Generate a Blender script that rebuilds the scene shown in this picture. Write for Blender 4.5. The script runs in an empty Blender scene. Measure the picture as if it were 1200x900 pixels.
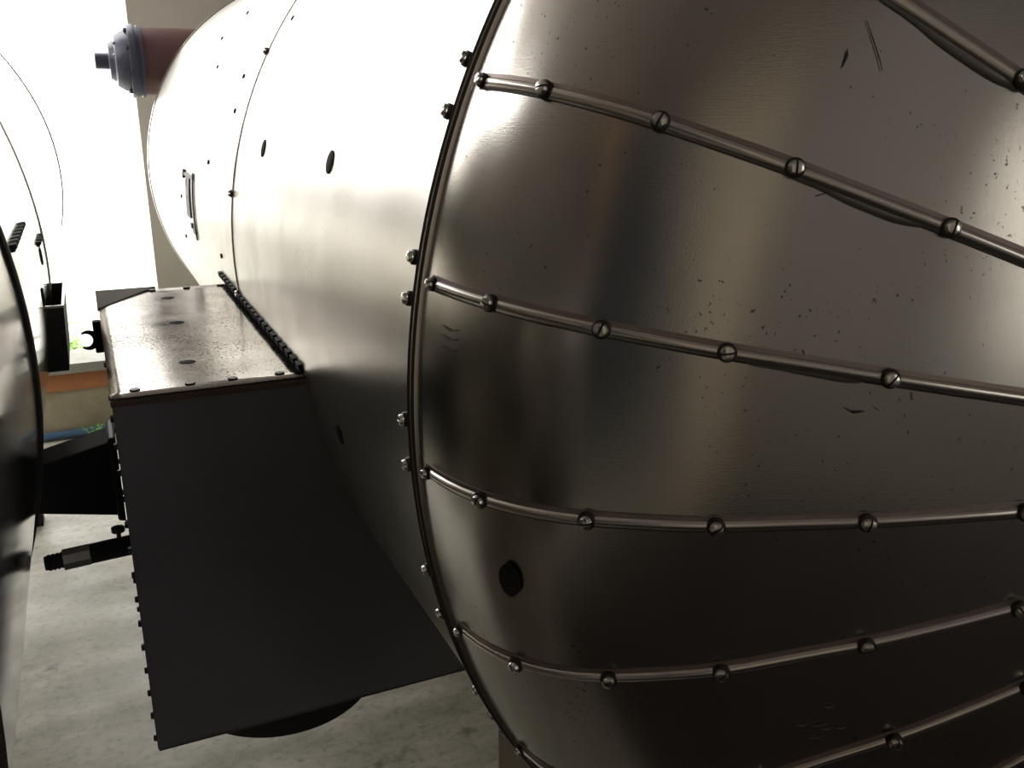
import bpy, bmesh, math, random
from mathutils import Vector, Matrix
random.seed(7)
S = bpy.context.scene
COL = S.collection
# ------------------------------------------------------------------ camera, world, light, exposure
F_PX, HORIZON, VPX = 1075.0, 120.0, 85.0          # for a 1200x900 frame
pitch = math.atan((450 - HORIZON) / F_PX)
yaw = math.atan((600 - VPX) * math.cos(pitch) / F_PX)
cam = bpy.data.cameras.new('camera'); cam.sensor_width = 36; cam.lens = 36 * F_PX / 1200; cam.clip_start = .02
co = bpy.data.objects.new('camera', cam); COL.objects.link(co)
fwd = Vector((math.sin(yaw) * math.cos(pitch), math.cos(yaw) * math.cos(pitch), -math.sin(pitch)))
co.rotation_euler = fwd.to_track_quat('-Z', 'Y').to_euler()
co.location = (0, 0, 0)
S.camera = co
S.view_settings.view_transform = 'Standard'; S.view_settings.look = 'None'
S.view_settings.gamma = 1; S.view_settings.use_curve_mapping = False
S.view_settings.exposure = 0.1
W = bpy.data.worlds.new('overcast_sky'); S.world = W; W.use_nodes = True
bg = W.node_tree.nodes['Background']; bg.inputs[0].default_value = (1.0, .985, .95, 1); bg.inputs[1].default_value = 5.0
S.cycles.max_bounces = 8; S.cycles.glossy_bounces = 5; S.cycles.diffuse_bounces = 5
S.cycles.use_denoising = True; S.cycles.sample_clamp_indirect = 6

def window_light(name, loc, size, rot, power, col=(1, .97, .92)):
    l = bpy.data.lights.new(name, 'AREA'); l.shape = 'RECTANGLE'; l.size, l.size_y = size
    l.energy = power; l.color = col
    o = bpy.data.objects.new(name, l); COL.objects.link(o); o.location = loc; o.rotation_euler = rot
    l.cycles.is_portal = True
    return o
FLOOR = -1.85; CEIL = 3.4; YF = 5.6; YB = -4.0; XL = -3.6; XR = 4.2
SILL = -1.41; JAMB = .318
# light portals in the wall openings
window_light('far_window_portal', ((XL + JAMB) / 2, YF, (SILL + CEIL) / 2), (JAMB - XL, CEIL - SILL), (-math.pi / 2, 0, 0), 1)
window_light('left_window_portal', (XL, 4.25, 1.2), (4.1, 2.3), (0, -math.pi / 2, 0), 1)
window_light('back_window_portal', (2.25, YB, .55), (1.3, 2.3), (math.pi / 2, 0, 0), 1)  # unseen back window, added for the bright glow in the metal

# ------------------------------------------------------------------ helpers
def tag(o, label=None, cat=None, group=None, kind=None):
    if label: o['label'] = label
    if cat: o['category'] = cat
    if group: o['group'] = group
    if kind: o['kind'] = kind
    return o
def thing(name, label, cat, loc=(0, 0, 0), group=None):
    o = bpy.data.objects.new(name, None); COL.objects.link(o); o.location = loc; o.empty_display_size = .05
    return tag(o, label, cat, group)
def wpos(o):
    v = Vector(o.location)
    while o.parent: o = o.parent; v = v + Vector(o.location)
    return v
def link(name, me, mats, parent=None, smooth=True, origin=None):
    """mesh vertices are given in world coordinates; origin goes to their middle"""
    if not isinstance(mats, (list, tuple)): mats = [mats]
    for m in mats: me.materials.append(m)
    if smooth:
        for p in me.polygons: p.use_smooth = True
    n = len(me.vertices)
    if origin is None:
        c = Vector((0, 0, 0))
        lo = Vector([min(v.co[i] for v in me.vertices) for i in range(3)]); hi = Vector([max(v.co[i] for v in me.vertices) for i in range(3)])
        c = (lo + hi) / 2
    else: c = Vector(origin)
    me.transform(Matrix.Translation(-c))
    o = bpy.data.objects.new(name, me); COL.objects.link(o)
    if parent: o.parent = parent; o.location = c - wpos(parent)
    else: o.location = c
    return o
def obj(name, bm, mats, parent=None, smooth=False, bevel=0, sharp=True):
    bmesh.ops.recalc_face_normals(bm, faces=bm.faces[:])
    me = bpy.data.meshes.new(name); bm.to_mesh(me); bm.free()
    o = link(name, me, mats, parent, smooth)
    if smooth and sharp: me.set_sharp_from_angle(angle=math.radians(35))
    if bevel:
        md = o.modifiers.new('bevel', 'BEVEL'); md.width = bevel; md.segments = 2; md.limit_method = 'ANGLE'
    return o
def box(bm, x0, x1, y0, y1, z0, z1, mat=0):
    vs = [bm.verts.new(p) for p in ((x0, y0, z0), (x1, y0, z0), (x1, y1, z0), (x0, y1, z0), (x0, y0, z1), (x1, y0, z1), (x1, y1, z1), (x0, y1, z1))]
    for f in ((0, 3, 2, 1), (4, 5, 6, 7), (0, 1, 5, 4), (1, 2, 6, 5), (2, 3, 7, 6), (3, 0, 4, 7)):
        g = bm.faces.new([vs[i] for i in f]); g.material_index = mat
def frame(axis):
    a = Vector(axis).normalized(); h = Vector((0, 0, 1)) if abs(a.z) < .9 else Vector((1, 0, 0))
    u = h.cross(a).normalized(); return a, u, a.cross(u)
def lathe(bm, base, axis, prof, n=32, mat=0, caps=True):
    """prof = [(distance along axis, radius)]"""
    a, u, v = frame(axis); b = Vector(base); rings = []
    for d, r in prof:
        rings.append([bm.verts.new(b + a * d + (u * math.cos(2 * math.pi * k / n) + v * math.sin(2 * math.pi * k / n)) * max(r, 1e-5)) for k in range(n)])
    for i in range(len(rings) - 1):
        for k in range(n):
            f = bm.faces.new((rings[i][k], rings[i][(k + 1) % n], rings[i + 1][(k + 1) % n], rings[i + 1][k])); f.material_index = mat
    if caps:
        bm.faces.new(rings[0]).material_index = mat; bm.faces.new(rings[-1][::-1]).material_index = mat
def tube(bm, pts, r, n=10, mat=0):
    pts = [Vector(p) for p in pts]; rings = []; up = None
    for i, p in enumerate(pts):
        t = (pts[min(i + 1, len(pts) - 1)] - pts[max(i - 1, 0)]).normalized()
        if up is None: _, u, v = frame(t)
        else: u = (up - t * up.dot(t)).normalized(); v = t.cross(u)
        up = u; rr = r[i] if isinstance(r, (list, tuple)) else r
        rings.append([bm.verts.new(p + (u * math.cos(2 * math.pi * k / n) + v * math.sin(2 * math.pi * k / n)) * rr) for k in range(n)])
    for i in range(len(rings) - 1):
        for k in range(n):
            bm.faces.new((rings[i][k], rings[i][(k + 1) % n], rings[i + 1][(k + 1) % n], rings[i + 1][k])).material_index = mat
    bm.faces.new(rings[0]).material_index = mat; bm.faces.new(rings[-1][::-1]).material_index = mat

# ------------------------------------------------------------------ materials
def mat(name, col, rough=.5, metal=0., spec=None):
    m = bpy.data.materials.new(name); m.use_nodes = True; b = m.node_tree.nodes['Principled BSDF']
    b.inputs['Base Color'].default_value = (*col, 1); b.inputs['Roughness'].default_value = rough; b.inputs['Metallic'].default_value = metal
    if spec is not None: b.inputs['Specular IOR Level'].default_value = spec
    m.diffuse_color = (*col, 1)
    return m
def N(m, t, **k):
    n = m.node_tree.nodes.new(t)
    for a, b in k.items(): setattr(n, a, b)
    return n
def L(m, a, b): m.node_tree.links.new(a, b)
def noise(m, vec, scale, detail=4, rough=.55):
    n = N(m, 'ShaderNodeTexNoise'); n.inputs['Scale'].default_value = scale; n.inputs['Detail'].default_value = detail; n.inputs['Roughness'].default_value = rough
    L(m, vec, n.inputs['Vector']); return n.outputs['Fac']
def mapping(m, scale=(1, 1, 1)):
    g = N(m, 'ShaderNodeNewGeometry'); mp = N(m, 'ShaderNodeMapping'); mp.inputs['Scale'].default_value = scale
    L(m, g.outputs['Position'], mp.inputs['Vector']); return mp.outputs['Vector']
def ramp(m, fac, stops):
    r = N(m, 'ShaderNodeValToRGB'); e = r.color_ramp.elements
    while len(e) < len(stops): e.new(.5)
    for i, (p, c) in enumerate(stops): e[i].position = p; e[i].color = (*c, 1) if len(c) == 3 else c
    L(m, fac, r.inputs[0]); return r.outputs['Color']
def g3(v): return (v, v, v)
def mul(m, a, b, fac=1.):
    x = N(m, 'ShaderNodeMix', data_type='RGBA', blend_type='MULTIPLY'); x.inputs[0].default_value = fac
    L(m, a, x.inputs[6]); L(m, b, x.inputs[7]); return x.outputs[2]
def bump(m, h, strength, dist, prev=None):
    b = N(m, 'ShaderNodeBump'); b.inputs['Strength'].default_value = strength; b.inputs['Distance'].default_value = dist
    L(m, h, b.inputs['Height'])
    if prev is not None: L(m, prev, b.inputs['Normal'])
    return b.outputs['Normal']

def sheet_metal(name, c0, c1, r0, r1, wav=.0025, specks=.6, wavescale=5.0, brush=(6, 6, 90), bs=.3, thr=(.93, .99), grain=.10):
    """rolled cladding sheet: stains, specks of dirt, fine brushing, gentle waviness"""
    m = mat(name, c0, r0, 1.0); b = m.node_tree.nodes['Principled BSDF']
    v = mapping(m); vb = mapping(m, brush)
    big = noise(m, v, 3.2, 5, .6); base = ramp(m, big, [(.3, c0), (.7, c1)])
    sp = noise(m, v, 210, 2, .5); cl = noise(m, v, 4.5, 3, .5)
    spk = N(m, 'ShaderNodeMath', operation='ADD'); L(m, sp, spk.inputs[0])
    sc = N(m, 'ShaderNodeMath', operation='MULTIPLY'); L(m, cl, sc.inputs[0]); sc.inputs[1].default_value = .42; L(m, sc.outputs[0], spk.inputs[1])
    spots = ramp(m, spk.outputs[0], [(.965, g3(1)), (1.0, g3(1 - specks))])
    spots.node.color_ramp.elements[0].position = thr[0]; spots.node.color_ramp.elements[1].position = thr[1]
    col = mul(m, base, spots)
    L(m, col, b.inputs['Base Color'])
    rg = N(m, 'ShaderNodeMapRange'); rg.inputs['To Min'].default_value = r0; rg.inputs['To Max'].default_value = r1
    rg.inputs['From Min'].default_value = .3; rg.inputs['From Max'].default_value = .7
    mid = noise(m, v, 14, 6, .65); L(m, mid, rg.inputs['Value']); L(m, rg.outputs[0], b.inputs['Roughness'])
    n1 = bump(m, noise(m, v, wavescale, 1, .3), 1.0, wav)
    n2 = bump(m, noise(m, vb, 9, 3, .6), bs, .00035, n1)
    n3 = bump(m, noise(m, v, 420, 2, .5), grain, .0003, n2)
    L(m, n3, b.inputs['Normal'])
    return m
M = {}
M['clad'] = sheet_metal('aged_aluminium_cladding', (.57, .55, .515), (.50, .475, .445), .215, .24, .0018, .7, 5.0, (6, 6, 90), .12, (.92, .975), .16)
M['body'] = sheet_metal('brushed_aluminium_body', (.62, .60, .56), (.54, .52, .48), .30, .35, .003, .45, 4.0, (5, 60, 5), .08)
M['body_clean'] = sheet_metal('polished_aluminium_body', (.72, .70, .65), (.64, .62, .58), .09, .13, .0015, .45, 4.0, (5, 60, 5), .08, (.93, .99), .04)
M['galv'] = sheet_metal('galvanised_box_sheet', (.66, .64, .61), (.42, .40, .38), .13, .24, .0006, .75, 7.0, (20, 20, 20), .15, (.74, .93), .25)
b_ = M['galv'].node_tree.nodes['Principled BSDF']; M['galv'].node_tree.links.new(b_.inputs['Base Color'].links[0].from_socket, b_.inputs['Specular Tint'])
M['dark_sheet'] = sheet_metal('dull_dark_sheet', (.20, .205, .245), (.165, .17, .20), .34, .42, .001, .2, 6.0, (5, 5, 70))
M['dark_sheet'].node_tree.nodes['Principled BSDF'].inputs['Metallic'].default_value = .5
M['bead'] = mat('seam_strip_metal', (.66, .62, .58), .27, 1.)
M['bead_dark'] = mat('seam_groove', (.07, .06, .058), .5, .6)
M['screw'] = mat('bright_screw_head', (.72, .71, .68), .22, 1.)
M['mat'] = mat('dark_grey_mat', (.055, .05, .052), .8, 0, .2)
M['lip'] = mat('oxidised_strip_edge', (.30, .245, .225), .5, .8)
M['flap'] = mat('grey_tarnished_flap', (.24, .23, .20), .85, 0, .2)  # even matt grey, darker than the top sheet around it
M['washer'] = mat('dark_screw_washer', (.02, .019, .018), .45, .2)
M['rubber'] = mat('black_rubber_plug', (.018, .018, .02), .8, 0, .2)
M['black'] = mat('black_painted_metal', (.02, .019, .022), .7, 0, .3)
M['black_box'] = mat('black_bracket_paint', (.035, .035, .042), .45)
M['sealant'] = mat('grey_sealant_smear', (.20, .185, .165), .4, .45)
M['scuff'] = mat('dark_scuff', (.03, .026, .024), .6)
M['pale'] = mat('pale_scratch', (.16, .15, .14), .6, .5)
M['steel'] = mat('dull_pipe_steel', (.16, .155, .16), .35, 1.)
M['cast'] = mat('painted_cast_flange', (.10, .105, .15), .38, .15)
M['redbrown'] = mat('red_brown_pipe_paint', (.16, .085, .085), .3)
M['blue'] = mat('blue_hose', (.05, .11, .20), .4)
M['leaf'] = mat('fresh_green_leaf', (.22, .42, .05), .45)
def plaster(name, c0, c1, sc=3.):
    m = mat(name, c0, .85); v = mapping(m); L(m, ramp(m, noise(m, v, sc, 6, .65), [(.3, c0), (.7, c1)]), m.node_tree.nodes['Principled BSDF'].inputs['Base Color'])
    L(m, bump(m, noise(m, v, 30, 5), .3, .002), m.node_tree.nodes['Principled BSDF'].inputs['Normal']); return m
M['wall'] = plaster('beige_plaster', (.62, .59, .52), (.56, .53, .46))
M['low_wall'] = plaster('stained_sill_wall', (.40, .35, .24), (.24, .21, .14), 5)
M['ceiling'] = plaster('brown_grey_ceiling', (.36, .33, .31), (.30, .275, .26), 1.5)
M['back'] = plaster('interior_wall_paint', (.42, .385, .355), (.34, .31, .29), 1)
M['pier'] = plaster('cream_pier_paint', (.75, .66, .52), (.68, .58, .45), 1)
M['brown_pier'] = plaster('brown_pier_paint', (.52, .36, .27), (.44, .31, .23), 1)
M['door'] = plaster('slate_blue_door_paint', (.08, .12, .17), (.06, .09, .13), 1)
M['sill'] = plaster('grey_concrete_sill', (.30, .30, .27), (.22, .22, .19), 6)
M['orange'] = plaster('orange_brown_tile', (.42, .17, .07), (.30, .12, .05), 8)
M['outdoor'] = plaster('outdoor_concrete', (.55, .54, .50), (.45, .44, .40), 1)
M['concrete'] = plaster('concrete_saddle', (.36, .31, .26), (.28, .24, .20), 5)
def floor_mat():
    m = mat('worn_concrete_floor', (.35, .33, .29), .5); b = m.node_tree.nodes['Principled BSDF']; v = mapping(m); v2 = mapping(m, (1, 2.2, 1))
    a = ramp(m, noise(m, v2, 2.2, 8, .68), [(.28, (.25, .24, .185)), (.5, (.44, .42, .345)), (.68, (.64, .62, .54))])
    c = ramp(m, noise(m, v, 34, 6, .7), [(.30, g3(.62)), (.5, g3(1))])
    d = ramp(m, noise(m, v, 7.5, 3, .6), [(.24, g3(.45)), (.34, g3(1))])
    L(m, mul(m, mul(m, a, c), d), b.inputs['Base Color'])
    L(m, ramp(m, noise(m, v, 3, 4), [(.3, g3(.38)), (.7, g3(.62))]), b.inputs['Roughness'])
    L(m, bump(m, noise(m, v, 60, 5), .25, .001), b.inputs['Normal']); return m
M['floor'] = floor_mat()

# ------------------------------------------------------------------ the room
def struct(name, boxes, m):
    bm = bmesh.new()
    for b in boxes: box(bm, *b)
    return tag(obj(name, bm, m), kind='structure')
T = .2
struct('floor', [(XL - T, XR + T, YB - T, YF + T, FLOOR - .2, FLOOR)], M['floor'])
struct('ceiling', [(XL - T, XR + T, YB - T, YF + T, CEIL, CEIL + .2)], M['ceiling'])
struct('wall_far', [(JAMB, XR + T, YF, YF + .25, FLOOR, CEIL)], M['wall'])
struct('wall_sill', [(XL - T, JAMB, YF, YF + .25, FLOOR, SILL - .16)], M['low_wall'])
struct('trim_1', [(XL - T, JAMB, YF - .012, YF + .26, SILL - .16, SILL - .055)], M['orange'])
struct('trim_2', [(XL - T, JAMB, YF - .04, YF + .30, SILL - .055, SILL)], M['sill'])
struct('wall_left', [(XL - T, XL, YB, 3.1, FLOOR, CEIL), (XL - T, XL, 3.1, 5.4, FLOOR, -.85), (XL - T, XL, 5.4, YF, FLOOR, CEIL), (XL - T, XL, 3.1, 5.4, 3.25, CEIL)], M['back'])
struct('wall_right', [(XR, XR + T, YB, YF, FLOOR, CEIL)], M['back'])
struct('wall_back', [(XL - T, 1.6, YB - T, YB, FLOOR, CEIL), (2.9, XR + T, YB - T, YB, FLOOR, CEIL), (1.6, 2.9, YB - T, YB, FLOOR, -.6), (1.6, 2.9, YB - T, YB, 1.7, CEIL)], M['back'])
struct('ground', [(-9, 6, YF + .3, 16, -1.75, -1.70), (-12, XL - .3, -6, YF + .3, -1.75, -1.70)], M['outdoor'])
struct('wall_outside', [(-1, 6, -7.3, -7.0, FLOOR, 3.0)], M['outdoor'])  # unseen wall added to dim the glow through the back window
struct('wall_beam', [(-.8, -.02, 8.6, 8.9, 1.325, 1.6)], M['ceiling'])
# unseen piers and door panels, added to make the bands mirrored in the cladding
struct('trim_3', [(-2.8, -1.1, YB, YB + .2, FLOOR, CEIL)], M['pier'])
struct('trim_4', [(XL, XL + .2, -1.5, -.2, FLOOR, CEIL)], M['brown_pier'])
struct('door_1', [(XL, XL + .05, -3.9, -1.8, FLOOR, 1.9)], M['door'])
struct('door_2', [(-3.5, -2.95, YB, YB + .05, FLOOR, 1.9)], M['door'])

# ------------------------------------------------------------------ the vessels
ZC = -.326; R = .9
PROF = [(.03, .4105), (.12, .416), (.24, .434), (.35, .460), (.46, .495), (.525, .52), (.59, .547), (.65, .578), (.716, .61), (.765, .645), (.81, .68), (.848, .722), (.875, .77), (.893, .825), (.9, .887)]
# smooth the profile: arc-length resampling with Catmull-Rom
def smooth_profile(P, n=46):
    P = [Vector(p) for p in P]; out = []
    for i in range(len(P) - 1):
        p0 = P[max(i - 1, 0)]; p1 = P[i]; p2 = P[i + 1]; p3 = P[min(i + 2, len(P) - 1)]
        for k in range(6):
            t = k / 6
            out.append(.5 * ((2 * p1) + (p2 - p0) * t + (2 * p0 - 5 * p1 + 4 * p2 - p3) * t * t + (3 * p1 - p0 - 3 * p2 + p3) * t ** 3))
    out.append(P[-1])
    for _ in range(10):
        out = [out[0]] + [(out[i - 1] + out[i] * 2 + out[i + 1]) / 4 for i in range(1, len(out) - 1)] + [out[-1]]
    L_ = [0]
    for i in range(1, len(out)): L_.append(L_[-1] + (out[i] - out[i - 1]).length)
    res = []
    for k in range(n + 1):
        s = L_[-1] * k / n; j = 0
        while j < len(L_) - 2 and L_[j + 1] < s: j += 1
        t = (s - L_[j]) / max(L_[j + 1] - L_[j], 1e-9); res.append(out[j].lerp(out[j + 1], min(max(t, 0), 1)))
    return res
SP = smooth_profile(PROF)
def prof_at(r):
    """(Y, normal_r, normal_y) of the head at radius r"""
    for i in range(len(SP) - 1):
        if SP[i].x <= r <= SP[i + 1].x:
            t = (r - SP[i].x) / max(SP[i + 1].x - SP[i].x, 1e-9); p = SP[i].lerp(SP[i + 1], t)
            a = SP[max(i - 1, 0)]; b = SP[min(i + 2, len(SP) - 1)]; d = (b - a).normalized()
            return p.y, d.y, -d.x
    return SP[-1].y, 1., 0.
Y1 = .887; Y2 = 2.165; Y3 = 4.82
GORES = 28; DTH = 360 / GORES; TH0 = 157.4
def head_pt(xc, th, r, lift=0.):
    y, nr, ny = prof_at(r); c, s = math.cos(th), math.sin(th)
    n = Vector((c * nr, ny, s * nr))
    return Vector((xc + r * c, y, ZC + r * s)) + n * lift, n
def cyl_pt(xc, th, y, lift=0.):
    n = Vector((math.cos(th), 0, math.sin(th))); return Vector((xc, y, ZC)) + n * (R + lift), n
def screw_mesh():
    bm = bmesh.new()
    lathe(bm, (0, 0, -.003), (0, 0, 1), [(0, .0088), (.0042, .0086), (.0052, .0075), (.0054, .0062)], 20, 1)
    # pan head in two halves with a slot between them
    for s in (-1, 1):
        n = 12; ring0 = []; prof = [(.0020, .0060), (.0048, .0060), (.0066, .0050), (.0074, .0028)]
        rows = []
        for z, r in prof:
            row = []
            for k in range(n + 1):
                a = math.pi * k / n; x = r * math.cos(a); y = max(r * math.sin(a), 0) + .0009
                row.append(bm.verts.new((x, s * y, z)))
            rows.append(row)
        for i in range(len(rows) - 1):
            for k in range(n): bm.faces.new((rows[i][k], rows[i][k + 1], rows[i + 1][k + 1], rows[i + 1][k]))
            bm.faces.new((rows[i][n], rows[i][0], rows[i + 1][0], rows[i + 1][n]))
        bm.faces.new(rows[-1])
    bmesh.ops.recalc_face_normals(bm, faces=bm.faces[:])
    me = bpy.data.meshes.new('screw'); bm.to_mesh(me); bm.free()
    me.materials.append(M['screw']); me.materials.append(M['washer'])
    for p in me.polygons: p.use_smooth = True
    me.set_sharp_from_angle(angle=math.radians(40))
    return me
SCREW = screw_mesh()
def put(name, me, parent, p, n, spin=0., scale=1.):
    o = bpy.data.objects.new(name, me); COL.objects.link(o)
    o.parent = parent; o.location = Vector(p) - wpos(parent)
    q = Vector(n).to_track_quat('Z', 'Y') @ Matrix.Rotation(spin, 4, 'Z').to_quaternion()
    o.rotation_mode = 'QUATERNION'; o.rotation_quaternion = q; o.scale = (scale,) * 3
    return o
def disc_mesh(name, r, h, m, n=24, squash=1.):
    bm = bmesh.new(); lathe(bm, (0, 0, -.002), (0, 0, 1), [(0, r), (h * .6 + .002, r), (h + .002, r * .86), (h + .0021, 0.0001)], n)
    bmesh.ops.recalc_face_normals(bm, faces=bm.faces[:])
    me = bpy.data.meshes.new(name); bm.to_mesh(me); bm.free(); me.materials.append(m)
    for p in me.polygons: p.use_smooth = True
    me.set_sharp_from_angle(angle=math.radians(40)); return me
PLUG = disc_mesh('plug', .017, .0022, M['rubber'])
SPLUG = disc_mesh('plug_small', .006, .002, M['rubber'], 12)

def sweep(name, frames, sect, mats, parent, mi=None, closed=False):
    """sect in (side, height); frames = list of (point, side vector, normal)"""
    bm = bmesh.new(); rows = []
    for p, s, n in frames: rows.append([bm.verts.new(p + s * a + n * b) for a, b in sect])
    k = len(sect); cnt = len(rows)
    for i in range(cnt if closed else cnt - 1):
        j = (i + 1) % cnt
        for q in range(k - 1):
            f = bm.faces.new((rows[i][q], rows[i][q + 1], rows[j][q + 1], rows[j][q]))
            if mi: f.material_index = mi[q]
    if not closed:
        for r in (rows[0], rows[-1]): bm.faces.new(r)
    return obj(name, bm, mats, parent, smooth=True)
# bead section: a narrow lip, the round bead, a dark groove line under it
BEAD = [(-.0085, -.003), (-.0085, .0012), (-.0045, .0016), (-.0036, .0036), (-.0018, .0050), (.0008, .0052), (.0036, .0042), (.0056, .0024), (.0066, .0008), (.0076, .0006), (.0077, -.003)]
BEAD_M = [2, 2, 0, 0, 0, 0, 0, 0, 1, 1]

def vessel(name, label, xc, detail, mclad, mbody, near=0.):
    t = thing(name, label, 'vessel', (xc, 2.5, FLOOR))
    # --- head: one panel per gore, each flatter across than a true dish
    FL = .8; NT = 8
    for g in range(GORES):
        a0 = math.radians(TH0 + g * DTH); a1 = math.radians(TH0 + (g + 1) * DTH); am = (a0 + a1) / 2; half = (a1 - a0) / 2
        bm = bmesh.new(); rows = []
        for i, p in enumerate(SP):
            row = []
            w = min(1, max(0, (.9 - p.x) / .03)) * FL   # circular again at the rim
            for k in range(NT + 1):
                a = a0 + (a1 - a0) * k / NT; chord = math.cos(half) / math.cos(a - am); rr = p.x * (1 - w + w * chord)
                row.append(bm.verts.new((xc + rr * math.cos(a), p.y, ZC + rr * math.sin(a))))
            rows.append(row)
        for i in range(len(rows) - 1):
            for k in range(NT): bm.faces.new((rows[i][k], rows[i][k + 1], rows[i + 1][k + 1], rows[i + 1][k]))
        obj('head_panel', bm, mclad, t, smooth=True, sharp=False)
    bm = bmesh.new(); lathe(bm, (xc, .4095, ZC), (0, -1, 0), [(-.02, .075), (.004, .075), (.009, .068), (.010, .0)], 40); obj('centre_cap', bm, mclad, t, smooth=True)
    # --- beads over the gore seams with their screws
    for g in range(GORES):
        th = math.radians(TH0 + g * DTH); tang = Vector((-math.sin(th), 0, math.cos(th)))
        fr = []
        for p in SP[3:-1]:
            q, n = head_pt(xc, th, p.x); fr.append((q, tang, n))
        b = sweep('seam_bead', fr, BEAD, [M['bead'], M['bead_dark'], M['lip']], t, BEAD_M)
        deg = (TH0 + g * DTH) % 360
        if detail and 125 < deg < 240:
            for j, r in enumerate((.8968, .872, .806, .716, .592, .462, .33)):
                rr = r + random.uniform(-.004, .004) * (0 < j < 6); q, n = head_pt(xc, th, rr, .005)
                put('screw', SCREW, b, q, n, random.uniform(0, 3), .85 if j == 0 else 1.0)
    # --- body courses
    def course(y0, y1, nm, m=mbody, grow=0.):
        bm = bmesh.new(); n = 180; ny = max(2, int((y1 - y0) / .12)); rows = []
        for j in range(ny + 1):
            y = y0 + (y1 - y0) * j / ny; rows.append([])
            for k in range(n):
                q, _ = cyl_pt(xc, 2 * math.pi * k / n, y, grow); rows[-1].append(bm.verts.new(q))
        for j in range(ny):
            for k in range(n): bm.faces.new((rows[j][k], rows[j][(k + 1) % n], rows[j + 1][(k + 1) % n], rows[j + 1][k]))
        return obj(nm, bm, m, t, smooth=True, sharp=False)
    course(Y1 - near, Y2, 'body_panel'); course(Y2, Y3, 'body_panel', grow=-.0012)
    # far dished head
    bm = bmesh.new(); n = 120; rows = []
    for p in SP:
        rows.append([bm.verts.new((xc + p.x * math.cos(2 * math.pi * k / n), Y3 + (Y1 - p.y), ZC + p.x * math.sin(2 * math.pi * k / n))) for k in range(n)])
    for j in range(len(rows) - 1):
        for k in range(n): bm.faces.new((rows[j][k], rows[j][(k + 1) % n], rows[j + 1][(k + 1) % n], rows[j + 1][k]))
    bm.faces.new(rows[0]); obj('far_head', bm, mbody, t, smooth=True, sharp=False)
    # --- ring seams
    def ring(y, sect, nm, mats, mi, m=240):
        fr = []
        for k in range(m):
            a = 2 * math.pi * k / m; q, nn = cyl_pt(xc, a, y); fr.append((q, Vector((0, 1, 0)), nn))
        return sweep(nm, fr, sect, mats, t, mi, closed=True)
    dbl = [(-.013, -.001), (-.0122, .0035), (-.0098, .0062), (-.0076, .0036), (-.0064, .0008), (-.0034, .0008), (-.0016, .0048), (.0010, .0068), (.0038, .0050), (.0052, .0010), (.0090, .0008), (.0095, -.001)]
    mi = [0, 1, 0, 0, 0, 0, 1, 0, 0, 1, 1]
    rs = ring(.893, dbl, 'ring_seam', [M['bead'], M['bead_dark']], mi)
    r2 = ring(Y2, [(-.004, -.001), (-.0036, .0022), (.001, .0026), (.002, .0006), (.0045, .0004), (.005, -.001)], 'ring_seam', [M['bead'], M['bead_dark']], [0, 0, 1, 1, 1])
    r3 = ring(Y3 - .02, [(-.012, -.001), (-.011, .003), (.0, .0045), (.011, .003), (.012, -.001)], 'ring_seam', [M['bead'], M['bead_dark']], [0, 0, 0, 0])
    if detail:
        for d in (155.9, 159.4, 169.1, 171.9, 180.5, 183.9, 192.6, 196.6, 204.7, 207.8, 210.2, 217, 147.5, 143.2):
            q, n = cyl_pt(xc, math.radians(d), .917, .003); put('screw', SCREW, rs, q, n, random.uniform(0, 3), .95)
        for d in (171.7, 151.3, 186.2, 136, 200):
            q, n = cyl_pt(xc, math.radians(d), Y2 + .004, .003); put('screw', SCREW, r2, q, n, 0, 1.0)
    if near:                      # this vessel's dished end stands a little nearer to us
        for c in t.children:
            if c.name.split('.')[0] in ('head_panel', 'centre_cap', 'seam_bead') or c is rs: c.location.y -= near
    return t

XM = 1.1925; XN = -.990
main = vessel('insulated_vessel', 'large horizontal metal-clad vessel with a dished end of screwed strips, filling the right', XM, True, M['clad'], M['body'])
side = vessel('insulated_vessel', 'neighbouring metal-clad vessel, only a shiny sliver of its round side at the left edge', XN, False, M['clad'], M['body_clean'], .34)

def on_cyl(xc, y, z, left=True):
    s = (z - ZC) / R; a = math.asin(s); return math.pi - a if left else a
# plugs in the main vessel
for y, z in ((1.864, -.085), (1.339, -.082), (1.292, -.478)):
    q, n = cyl_pt(XM, on_cyl(XM, y, z), y); put('hole_plug', PLUG, main, q, n)
for y, z in ((2.621, -.152), (2.332, -.019), (2.37, .06), (2.95, .10), (3.229, .196), (2.985, .254), (2.066, .169), (3.3, -.30), (3.35, -.44), (2.40, -.37)):
    q, n = cyl_pt(XM, on_cyl(XM, y, z), y); put('hole_plug', SPLUG, main, q, n)
q, n = head_pt(XM, math.radians(188.8), .863); pl = put('hole_plug', PLUG, main, q, n, 0, 1.)
pl.scale = (.72, 1.12, 1.)
# second plug beside it, overlapping, gives the long dark opening
pl['label'] = 'black oval plug low on the dished end'

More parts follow.
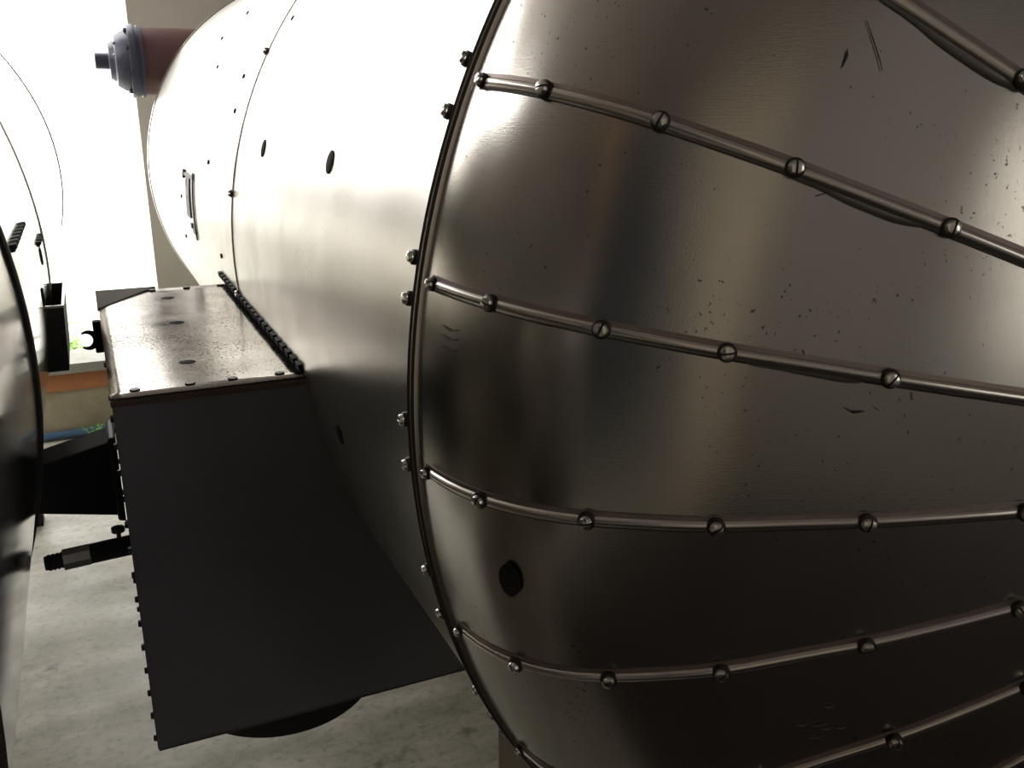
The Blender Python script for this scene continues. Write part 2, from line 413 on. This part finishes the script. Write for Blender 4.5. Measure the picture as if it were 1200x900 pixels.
# sealant smears under three of the beads
def smear(th_deg, r_a, r_b, w, nm='sealant_smear', m=None, off=.006):
    th = math.radians(th_deg); bm = bmesh.new(); n = 30; top = []; low = []
    for k in range(n + 1):
        u = k / n; r = r_a + (r_b - r_a) * u
        ww = w * (max(math.sin(math.pi * u), 0) ** .5) * (.8 + .3 * math.sin(5 * u + r_a * 40) + .05 * math.sin(17 * u)) * .62 + .0003
        for lst, o_ in ((top, off - .004), (low, off + ww)):
            q, nn = head_pt(XM, th, r, .0016 if lst is top else .0004); tg = Vector((-math.sin(th), 0, math.cos(th)))
            lst.append(bm.verts.new(q + tg * o_))   # tg points down the left side of the dish
    for k in range(n): bm.faces.new((top[k], top[k + 1], low[k + 1], low[k]))
    o = obj(nm, bm, m or M['sealant'], main, smooth=True); s = o.modifiers.new('t', 'SOLIDIFY'); s.thickness = .0012; s.offset = 0
    return o
smear(TH0, .722, .606, .0105); smear(TH0 + DTH, .705, .612, .008); smear(TH0 - DTH, .722, .585, .013)
# scuffs and scratches
def scratch(pts, w, m):
    bm = bmesh.new(); top = []; low = []; k_ = len(pts)
    for i, (th, r) in enumerate(pts):
        q, n = head_pt(XM, math.radians(th), r, .0008); j = min(i + 1, k_ - 1); a = max(i - 1, 0)
        d = head_pt(XM, math.radians(pts[j][0]), pts[j][1])[0] - head_pt(XM, math.radians(pts[a][0]), pts[a][1])[0]
        s = d.cross(n).normalized(); ww = w * (1 if 0 < i < k_ - 1 else .25)
        top.append(bm.verts.new(q + s * ww)); low.append(bm.verts.new(q - s * ww))
    for i in range(k_ - 1): bm.faces.new((top[i], top[i + 1], low[i + 1], low[i]))
    o = obj('scratch', bm, m, main); s = o.modifiers.new('t', 'SOLIDIFY'); s.thickness = .0008; s.offset = 0
scratch([(149.0, .714), (149.4, .712), (150.2, .711)], .0011, M['scuff'])
scratch([(146.8, .712), (147.6, .702), (148.6, .690), (149.2, .684)], .00035, M['scuff'])
scratch([(173.2, .623), (173.5, .616), (173.3, .607)], .0008, M['scuff'])
scratch([(172.9, .600), (173.1, .596)], .0012, M['scuff'])
scratch([(158.6, .690), (158.2, .684)], .0014, M['scuff'])
scratch([(169.2, .664), (169.9, .660)], .0012, M['scuff'])
for th, r, l in ((203.6, .668, .010), (204.2, .655, .012), (204.9, .648, .010), (205.6, .662, .014), (202.3, .640, .008), (205.3, .635, .008)):
    scratch([(th, r), (th + .25, r - l * .5), (th + .1, r - l)], .0009, M['pale'])
for th, y in ((172.6, 0), (173.2, 0), (173.9, 0)):
    scratch([(th, .8935), (th + .15, .8905), (th, .888)], .0012, M['pale'])

# name bracket on the far course
bm = bmesh.new()
def cb(y0, y1, z0, z1, h0, h1):
    a0 = on_cyl(XM, 0, z0); a1 = on_cyl(XM, 0, z1); vs = []
    for h in (h0, h1):
        for a, y in ((a0, y0), (a0, y1), (a1, y1), (a1, y0)): vs.append(bm.verts.new(cyl_pt(XM, a, y, h)[0]))
    for f in ((0, 1, 2, 3), (7, 6, 5, 4), (0, 4, 5, 1), (1, 5, 6, 2), (2, 6, 7, 3), (3, 7, 4, 0)): bm.faces.new([vs[i] for i in f])
for k in range(6): cb(2.93 + .012 * k * 0, 2.945, -.40 + k * .033, -.367 + k * .033, 0, .004)
for k in range(4): cb(3.03, 3.13, -.345 + k * .032, -.314 + k * .032, 0, .003)
cb(2.945, 3.18, -.222, -.212, 0, .004); cb(3.17, 3.2, -.232, -.205, 0, .006)
cb(3.10, 3.12, -.25, -.232, 0, .004); cb(2.95, 3.0, -.385, -.372, 0, .004); cb(3.02, 3.05, -.375, -.36, 0, .004)
nb = obj('plate_bracket', bm, M['black_box'], main); nb['label'] = 'small dark plate bracket on the far course'

# ------------------------------------------------------------------ bolted box on the vessel's flank
BX0, BY0, BY1, BZ0, BZ1 = 0.0, 1.492, 2.38, -1.092, -.444
def cylx(z): return XM - math.sqrt(max(R * R - (z - ZC) ** 2, 0))
bx = thing('side_box', 'big dark sheet-metal box with pale spotted top, bolted to the big vessel flank', 'metal box', (.3, 1.9, BZ0))
def notched(y0, y1, m, name):
    bm = bmesh.new(); n = 24; a = []; b = []
    for k in range(n + 1):
        z = BZ0 + (BZ1 - BZ0) * k / n
        for lst, x in ((a, BX0), (b, cylx(z) + .004)):
            lst.append((bm.verts.new((x, y0, z)), bm.verts.new((x, y1, z))))
    for k in range(n):
        for q in (0, 1): bm.faces.new((a[k][q], b[k][q], b[k + 1][q], a[k + 1][q]))
        bm.faces.new((a[k][0], a[k + 1][0], a[k + 1][1], a[k][1])); bm.faces.new((b[k][0], b[k + 1][0], b[k + 1][1], b[k][1]))
    for s in (0, n): bm.faces.new((a[s][0], b[s][0], b[s][1], a[s][1]))
    return obj(name, bm, m, bx, smooth=False)
notched(BY0, BY0 + .003, M['dark_sheet'], 'front_panel')
notched(BY1 - .003, BY1, M['dark_sheet'], 'back_panel')
bm = bmesh.new(); box(bm, BX0 - .002, BX0 + .002, BY0 + .003, BY1 - .003, BZ0, BZ1 - .001); obj('side_panel', bm, M['dark_sheet'], bx)
bm = bmesh.new()
nx, ny = 12, 30; g = [[bm.verts.new((BX0 - .003 + (cylx(BZ1) + .006 - BX0) * i / nx, BY0 - .006 + (BY1 - BY0 + .01) * j / ny, BZ1 + .003 + .0025 * math.sin(3 * i / nx + 2) * math.sin(math.pi * j / ny) * math.sin(math.pi * i / nx))) for i in range(nx + 1)] for j in range(ny + 1)]
for j in range(ny):
    for i in range(nx): bm.faces.new((g[j][i], g[j][i + 1], g[j + 1][i + 1], g[j + 1][i]))
tp = obj('top_panel', bm, M['galv'], bx, smooth=True, sharp=False); tp['label'] = 'pale grey spotted top sheet'
sd = tp.modifiers.new('t', 'SOLIDIFY'); sd.thickness = .003; sd.offset = -1
bm = bmesh.new(); box(bm, BX0, cylx(BZ0) + .01, BY0, BY1, BZ0 - .002, BZ0 + .002); obj('bottom_panel', bm, M['dark_sheet'], bx)
lip = mat('brown_edge_sealant', (.10, .065, .05), .45)
bm = bmesh.new(); box(bm, BX0 - .004, cylx(BZ1) - .002, BY0 - .008, BY0 - .001, BZ1 - .009, BZ1 + .0015); obj('front_lip', bm, lip, bx, bevel=.0015)
# screws: front edge of the top, back edge, and down the left side
DOT = disc_mesh('box_screw', .0085, .005, M['washer'], 14)
for x in (.034, .118, .185, .262): put('screw', DOT, bx, (x, BY0 + .022, BZ1 + .004), (0, 0, 1))
for x in (.03, .12, .20, .28): put('screw', DOT, bx, (x, BY1 - .015, BZ1 + .004), (0, 0, 1))
HEX = disc_mesh('side_bolt', .006, .005, M['washer'], 6)
for k in range(14):
    z = BZ1 - .035 - k * .046; put('bolt', HEX, bx, (BX0 - .002, BY0 + .018, z), (-1, 0, 0), .3 * k)
for k in range(9):
    z = BZ1 - .05 - k * .068; put('bolt', HEX, bx, (BX0 - .002, BY0 + .42, z), (-1, 0, 0), .3 * k)
for x, y in ((.147, 2.26), (.141, 1.988), (.128, 1.657)): put('hole_plug', disc_mesh('top_plug', .0165, .003, M['rubber']), bx, (x, y, BZ1 + .003), (0, 0, 1))
# folded corner flap at the back left
bm = bmesh.new(); vs = [bm.verts.new(p) for p in ((-.006, 2.19, BZ1 + .008), (-.006, 2.40, BZ1 + .010), (.13, 2.40, BZ1 + .010), (-.006, 2.19, BZ1 + .001), (-.006, 2.40, BZ1 - .03), (.13, 2.40, BZ1 + .003))]
bm.faces.new(vs[:3]); bm.faces.new((vs[5], vs[4], vs[3])); bm.faces.new((vs[0], vs[3], vs[4], vs[1])); bm.faces.new((vs[1], vs[4], vs[5], vs[2])); bm.faces.new((vs[2], vs[5], vs[3], vs[0]))
obj('corner_flap', bm, M['flap'], bx)
# toothed flange where the top meets the vessel
def teeth(parent, xc, left, y0, y1, z, n, name, m, hgt=.018, lift=.007):
    bm = bmesh.new(); sgn = -1 if left else 1
    dy = (y1 - y0) / n
    for k in range(n):
        ya = y0 + dy * k; yb = ya + dy * .62; h = hgt
        for zz0, zz1, h1, yy0, yy1 in ((z, z + h * .45, lift * .5, ya, ya + dy), (z + h * .4, z + h, lift, ya, yb)):
            vs = []
            for hh in (-.002, h1):
                for za, yy in ((zz0, yy0), (zz0, yy1), (zz1, yy1), (zz1, yy0)):
                    vs.append(bm.verts.new(cyl_pt(xc, on_cyl(xc, 0, za, left), yy, hh)[0]))
            for f in ((0, 1, 2, 3), (7, 6, 5, 4), (0, 4, 5, 1), (1, 5, 6, 2), (2, 6, 7, 3), (3, 7, 4, 0)): bm.faces.new([vs[i] for i in f])
    return obj(name, bm, m, parent)
teeth(bx, XM, True, 1.50, 2.50, BZ1 + .004, 22, 'toothed_flange', M['black'])
# round flange under the box with small lugs
bm = bmesh.new(); lathe(bm, (.255, 1.725, BZ0), (0, 0, -1), [(0, .19), (.074, .19), (.078, .186), (.078, .11), (.084, .11), (.084, .0)], 64); dfl = obj('drain_flange', bm, M['black'], bx, smooth=True)
bm = bmesh.new()
for x, y in ((.30, 1.57), (.335, 1.585)): lathe(bm, (x, y, BZ0 - .070), (0, 0, -1), [(0, .010), (.012, .010), (.016, .006)], 6)
obj('lug', bm, M['black'], dfl)

# ------------------------------------------------------------------ pipe stub with thread on the box's left side
ps = thing('threaded_pipe', 'short dark threaded pipe with a coupling sticking out of the box over the floor', 'pipe', (-.07, 1.70, -.80))
d = Vector((-1, 0, -.05)); a0 = Vector((.004, 1.70, -.787))
def seg(name, s0, prof, m, parent, n=20): bm = bmesh.new(); lathe(bm, a0 + d.normalized() * s0, d, prof, n); return obj(name, bm, m, parent, smooth=True)
seg('pipe', 0, [(0, .019), (.078, .0185), (.078, .012)], M['black'], ps)
seg('coupling', .074, [(0, .017), (.001, .0205), (.046, .0205), (.047, .017)], M['steel'], ps, 8)
seg('thread', .12, [(0, .0135)] + [(.002 + .0035 * k, .0135 if k % 2 else .0155) for k in range(8)] + [(.031, .0125)], M['black'], ps)
bm = bmesh.new(); lathe(bm, (-.02, 1.70, -.768), (0, 0, 1), [(0, .004), (.012, .004), (.012, .012), (.02, .012)], 12); obj('tap_handle', bm, M['steel'], ps)

# ------------------------------------------------------------------ black tapered duct between the box and the neighbour
dk = thing('tapered_duct', 'black tapered duct bridging the gap between the box and the neighbouring vessel', 'duct', (-.09, 1.85, -.83))
def duct(name, x0, x1, zt0, zb0, zt1, zb1, y0, y1, m):
    bm = bmesh.new(); vs = [bm.verts.new(p) for p in ((x0, y0, zb0), (x1, y0, zb1), (x1, y1, zb1), (x0, y1, zb0), (x0, y0, zt0), (x1, y0, zt1), (x1, y1, zt1), (x0, y1, zt0))]
    for f in ((0, 3, 2, 1), (4, 5, 6, 7), (0, 1, 5, 4), (1, 2, 6, 5), (2, 3, 7, 6), (3, 0, 4, 7)): bm.faces.new([vs[i] for i in f])
    return obj(name, bm, m, dk, bevel=.004)
duct('duct_shell', -.165, -.008, -.652, -.737, -.614, -.770, 1.80, 1.90, M['black'])
duct('duct_collar', -.018, -.004, -.607, -.776, -.604, -.780, 1.792, 1.908, M['black_box'])
bm = bmesh.new()
for k in range(5): lathe(bm, (-.012, 1.792, -.64 - .03 * k), (0, -1, 0), [(0, .005), (.004, .005)], 6)
obj('bolt_row', bm, M['washer'], dk)

# ------------------------------------------------------------------ open hook clamp on the box's rear left corner
hk = thing('pipe_clamp', 'small black open C-shaped clamp beside the back left corner of the box top', 'clamp', (-.03, 2.15, -.51))
cc = Vector((-.034, 2.15, -.496)); bm = bmesh.new()
pts = [cc + Vector((math.cos(math.radians(a)), 0, math.sin(math.radians(a)))) * .018 for a in range(-125, 126, 10)]
tube(bm, pts, [.002 + .005 * math.sin(math.pi * k / (len(pts) - 1)) for k in range(len(pts))], 8); obj('jaw', bm, M['black'], hk, smooth=True)
bm = bmesh.new(); box(bm, -.020, -.003, 2.14, 2.165, -.525, -.455); obj('mount', bm, M['black'], hk, bevel=.003)

# ------------------------------------------------------------------ flanged pipe behind the far end
fp = thing('flanged_pipe', 'red-brown capped pipe with a blue-grey flange jutting left behind the far end of the vessel', 'pipe', (.5, 5.05, .19))
o_ = Vector((.120, 5.05, .19)); ax = (1, 0, 0)
def fseg(name, prof, m, parent, n=40): bm = bmesh.new(); lathe(bm, o_, ax, prof, n); return obj(name, bm, m, parent, smooth=True)
fseg('pipe_body', [(.185, .155), (.55, .158), (.85, .158)], M['redbrown'], fp)
fl = fseg('flange', [(.150, .12), (.152, .168), (.162, .171), (.180, .171), (.184, .160), (.196, .160), (.198, .166), (.212, .166), (.214, .15)], M['cast'], fp)
fseg('end_cover', [(.060, .055), (.064, .085), (.086, .098), (.092, .120), (.122, .140), (.150, .150)], M['cast'], fp, 10)
fseg('stub', [(0, .034), (.004, .038), (.078, .038), (.08, .03)], M['cast'], fp, 24)
bm = bmesh.new()
for k in range(8):
    a = 2 * math.pi * (k + .5) / 8; lathe(bm, o_ + Vector((.139, math.cos(a) * .150, math.sin(a) * .150)), ax, [(0, .011), (.014, .011)], 6)
obj('bolts', bm, M['cast'], fl)
bm = bmesh.new(); tube(bm, [o_ + Vector((.085 + .02 * math.sin(k), -.09, .02 + .02 * k)) for k in range(4)], .007, 8); obj('lever', bm, M['bead'], fp, smooth=True)

# ------------------------------------------------------------------ neighbour's fittings
bd = bmesh.new(); sect = [(-.012, -.002), (-.012, .003), (-.006, .005), (.012, .005), (.016, .003), (.016, -.002)]
fr = []
for k in range(200):
    a = 2 * math.pi * k / 200; q, nn = cyl_pt(XN, a, 1.33); fr.append((q, Vector((0, 1, 0)), nn))
band = sweep('clamp_band', fr, sect, [M['black']], side, [0] * 5, closed=True); bd.free(); band['label'] = 'black strap around the neighbouring vessel'
teeth(side, XN, False, 1.42, 1.72, -.196, 7, 'toothed_flange', M['black'], .010, .007)
teeth(side, XN, False, 1.95, 2.10, -.262, 4, 'toothed_flange', M['black'], .010, .006)
for y, z in ((1.97, -.282), (1.80, -.33)):
    q, n = cyl_pt(XN, on_cyl(XN, y, z, False), y); put('hole_plug', PLUG, side, q, n)
q, n = cyl_pt(XN, on_cyl(XN, .6, -.42, False), .575); put('screw', SCREW, side, q, n)
pk = thing('open_top_box', 'small black open-topped metal box fixed to the side of the neighbouring vessel', 'metal box', (-.12, 2.15, -.52))
bm = bmesh.new(); X0, X1, Y0, Y1_, Z0, Z1, w = -.17, -.066, 2.0, 2.27, -.520, -.386, .004
vf = [(X0, Y0), (X1, Y0), (X1, Y1_), (X0, Y1_)]; vi = [(X0 + w, Y0 + w), (X1 - w, Y0 + w), (X1 - w, Y1_ - w), (X0 + w, Y1_ - w)]
def ringv(pts, z, sx=0): return [bm.verts.new((x + (sx if x > -.1 else 0), y, z)) for x, y in pts]
ob = ringv(vf, Z0, -.006); ot = ringv(vf, Z1); it = ringv(vi, Z1); ib = ringv(vi, Z0 + w, -.006)
for a, b in ((ob, ot), (ot, it), (it, ib)):
    for k in range(4): bm.faces.new((a[k], a[(k + 1) % 4], b[(k + 1) % 4], b[k]))
bm.faces.new(ob); bm.faces.new(ib)
obj('box_shell', bm, M['black_box'], pk)
bm = bmesh.new(); box(bm, X0, X1 + .001, Y0 - .002, Y0 + .001, Z1 - .004, Z1 + .001); box(bm, X1 - .003, X1 + .001, Y0, Y1_, Z1 - .003, Z1 + .001); obj('rim', bm, M['bead'], pk)

# ------------------------------------------------------------------ supports
bm = bmesh.new(); box(bm, -1.2, 2.4, -3.2, .45, FLOOR, FLOOR + .012)  # unseen mat, added so the lower dish mirrors something dark
tag(obj('rubber_mat', bm, M['mat'], bevel=.004), 'large black rubber mat on the floor in front of the dished ends', 'mat')
def saddle(xc, name, label):
    t = thing(name, label, 'support', (xc, 1.1, FLOOR)); bm = bmesh.new(); n = 24; hw = .668; rows = []
    for k in range(n + 1):
        x = xc - hw + 2 * hw * k / n; z = ZC - math.sqrt(R * R - (x - xc) ** 2) - .002
        rows.append([bm.verts.new(p) for p in ((x, .98, FLOOR), (x, 1.2, FLOOR), (x, 1.2, z), (x, .98, z))])
    for k in range(n):
        for q in range(4): bm.faces.new((rows[k][q], rows[k][(q + 1) % 4], rows[k + 1][(q + 1) % 4], rows[k + 1][q]))
    bm.faces.new(rows[0]); bm.faces.new(rows[-1]); obj('saddle_block', bm, M['concrete'], t)
    bm = bmesh.new(); box(bm, xc - hw - .0, xc + hw, .975, 1.205, FLOOR, FLOOR + .02); obj('base_plate', bm, M['concrete'], t)
    return t
saddle(XM, 'vessel_saddle', 'pale concrete support block under the large vessel near the bottom edge')
saddle(XN, 'vessel_saddle', 'pale concrete support block under the neighbouring vessel, hidden low at the left')
bm = bmesh.new(); box(bm, -.46, -.355, 4.36, 4.46, FLOOR, FLOOR + .13); lathe(bm, (-.40, 4.41, FLOOR + .12), (0, 0, 1), [(0, .03), (.2, .03)], 12)
tag(obj('floor_foot', bm, M['black'], bevel=.004), 'small dark foot standing on the floor below the black duct', 'foot')
bm = bmesh.new(); tube(bm, [(-3.2 + .2 * k, YF - .045 + .006 * math.sin(k), FLOOR + .032 + .004 * math.sin(k * 1.7)) for k in range(18)], .022, 10)
tag(obj('water_hose', bm, M['blue'], smooth=True), 'blue hose lying along the foot of the far low wall', 'hose')

def weed(name, loc, n, h, label, seed):
    rnd = random.Random(seed); t = thing(name, label, 'plant', loc)
    st = bmesh.new(); lf = bmesh.new(); b = Vector(loc)
    for k in range(n):
        a = rnd.uniform(0, 6.28); tip = b + Vector((math.cos(a) * h * .5, math.sin(a) * h * .3, h * rnd.uniform(.6, 1))); mid = (b + tip) / 2 + Vector((0, 0, h * .12))
        tube(st, [b, mid, tip], [.003, .0025, .001], 6)
        for q in range(5):
            p = mid.lerp(tip, q / 4); a2 = rnd.uniform(0, 6.28); dr = Vector((math.cos(a2), math.sin(a2), rnd.uniform(-.2, .5))).normalized(); s = dr.cross(Vector((0, 0, 1))).normalized(); up = s.cross(dr)
            ln = h * rnd.uniform(.16, .26); vs = [lf.verts.new(p + dr * ln * u + s * ln * w_ + up * z_ * ln) for u, w_, z_ in ((0, 0, 0), (.4, .22, .05), (1, 0, -.1), (.4, -.22, .05), (.4, 0, 0))]
            for f in ((0, 1, 4), (1, 2, 4), (2, 3, 4), (3, 0, 4)): lf.faces.new([vs[i] for i in f])
    obj('stems', st, M['leaf'], t); o = obj('leaves', lf, M['leaf'], t); tag(o, kind='stuff'); s = o.modifiers.new('t', 'SOLIDIFY'); s.thickness = .0008
weed('leafy_weed', (-.125, 5.45, FLOOR), 6, .10, 'small bright green weed at the foot of the far wall beside the blue hose', 3)
weed('leafy_shrub', (-.10, 6.15, -1.70), 9, .42, 'green shrub outside just above the window sill', 5)
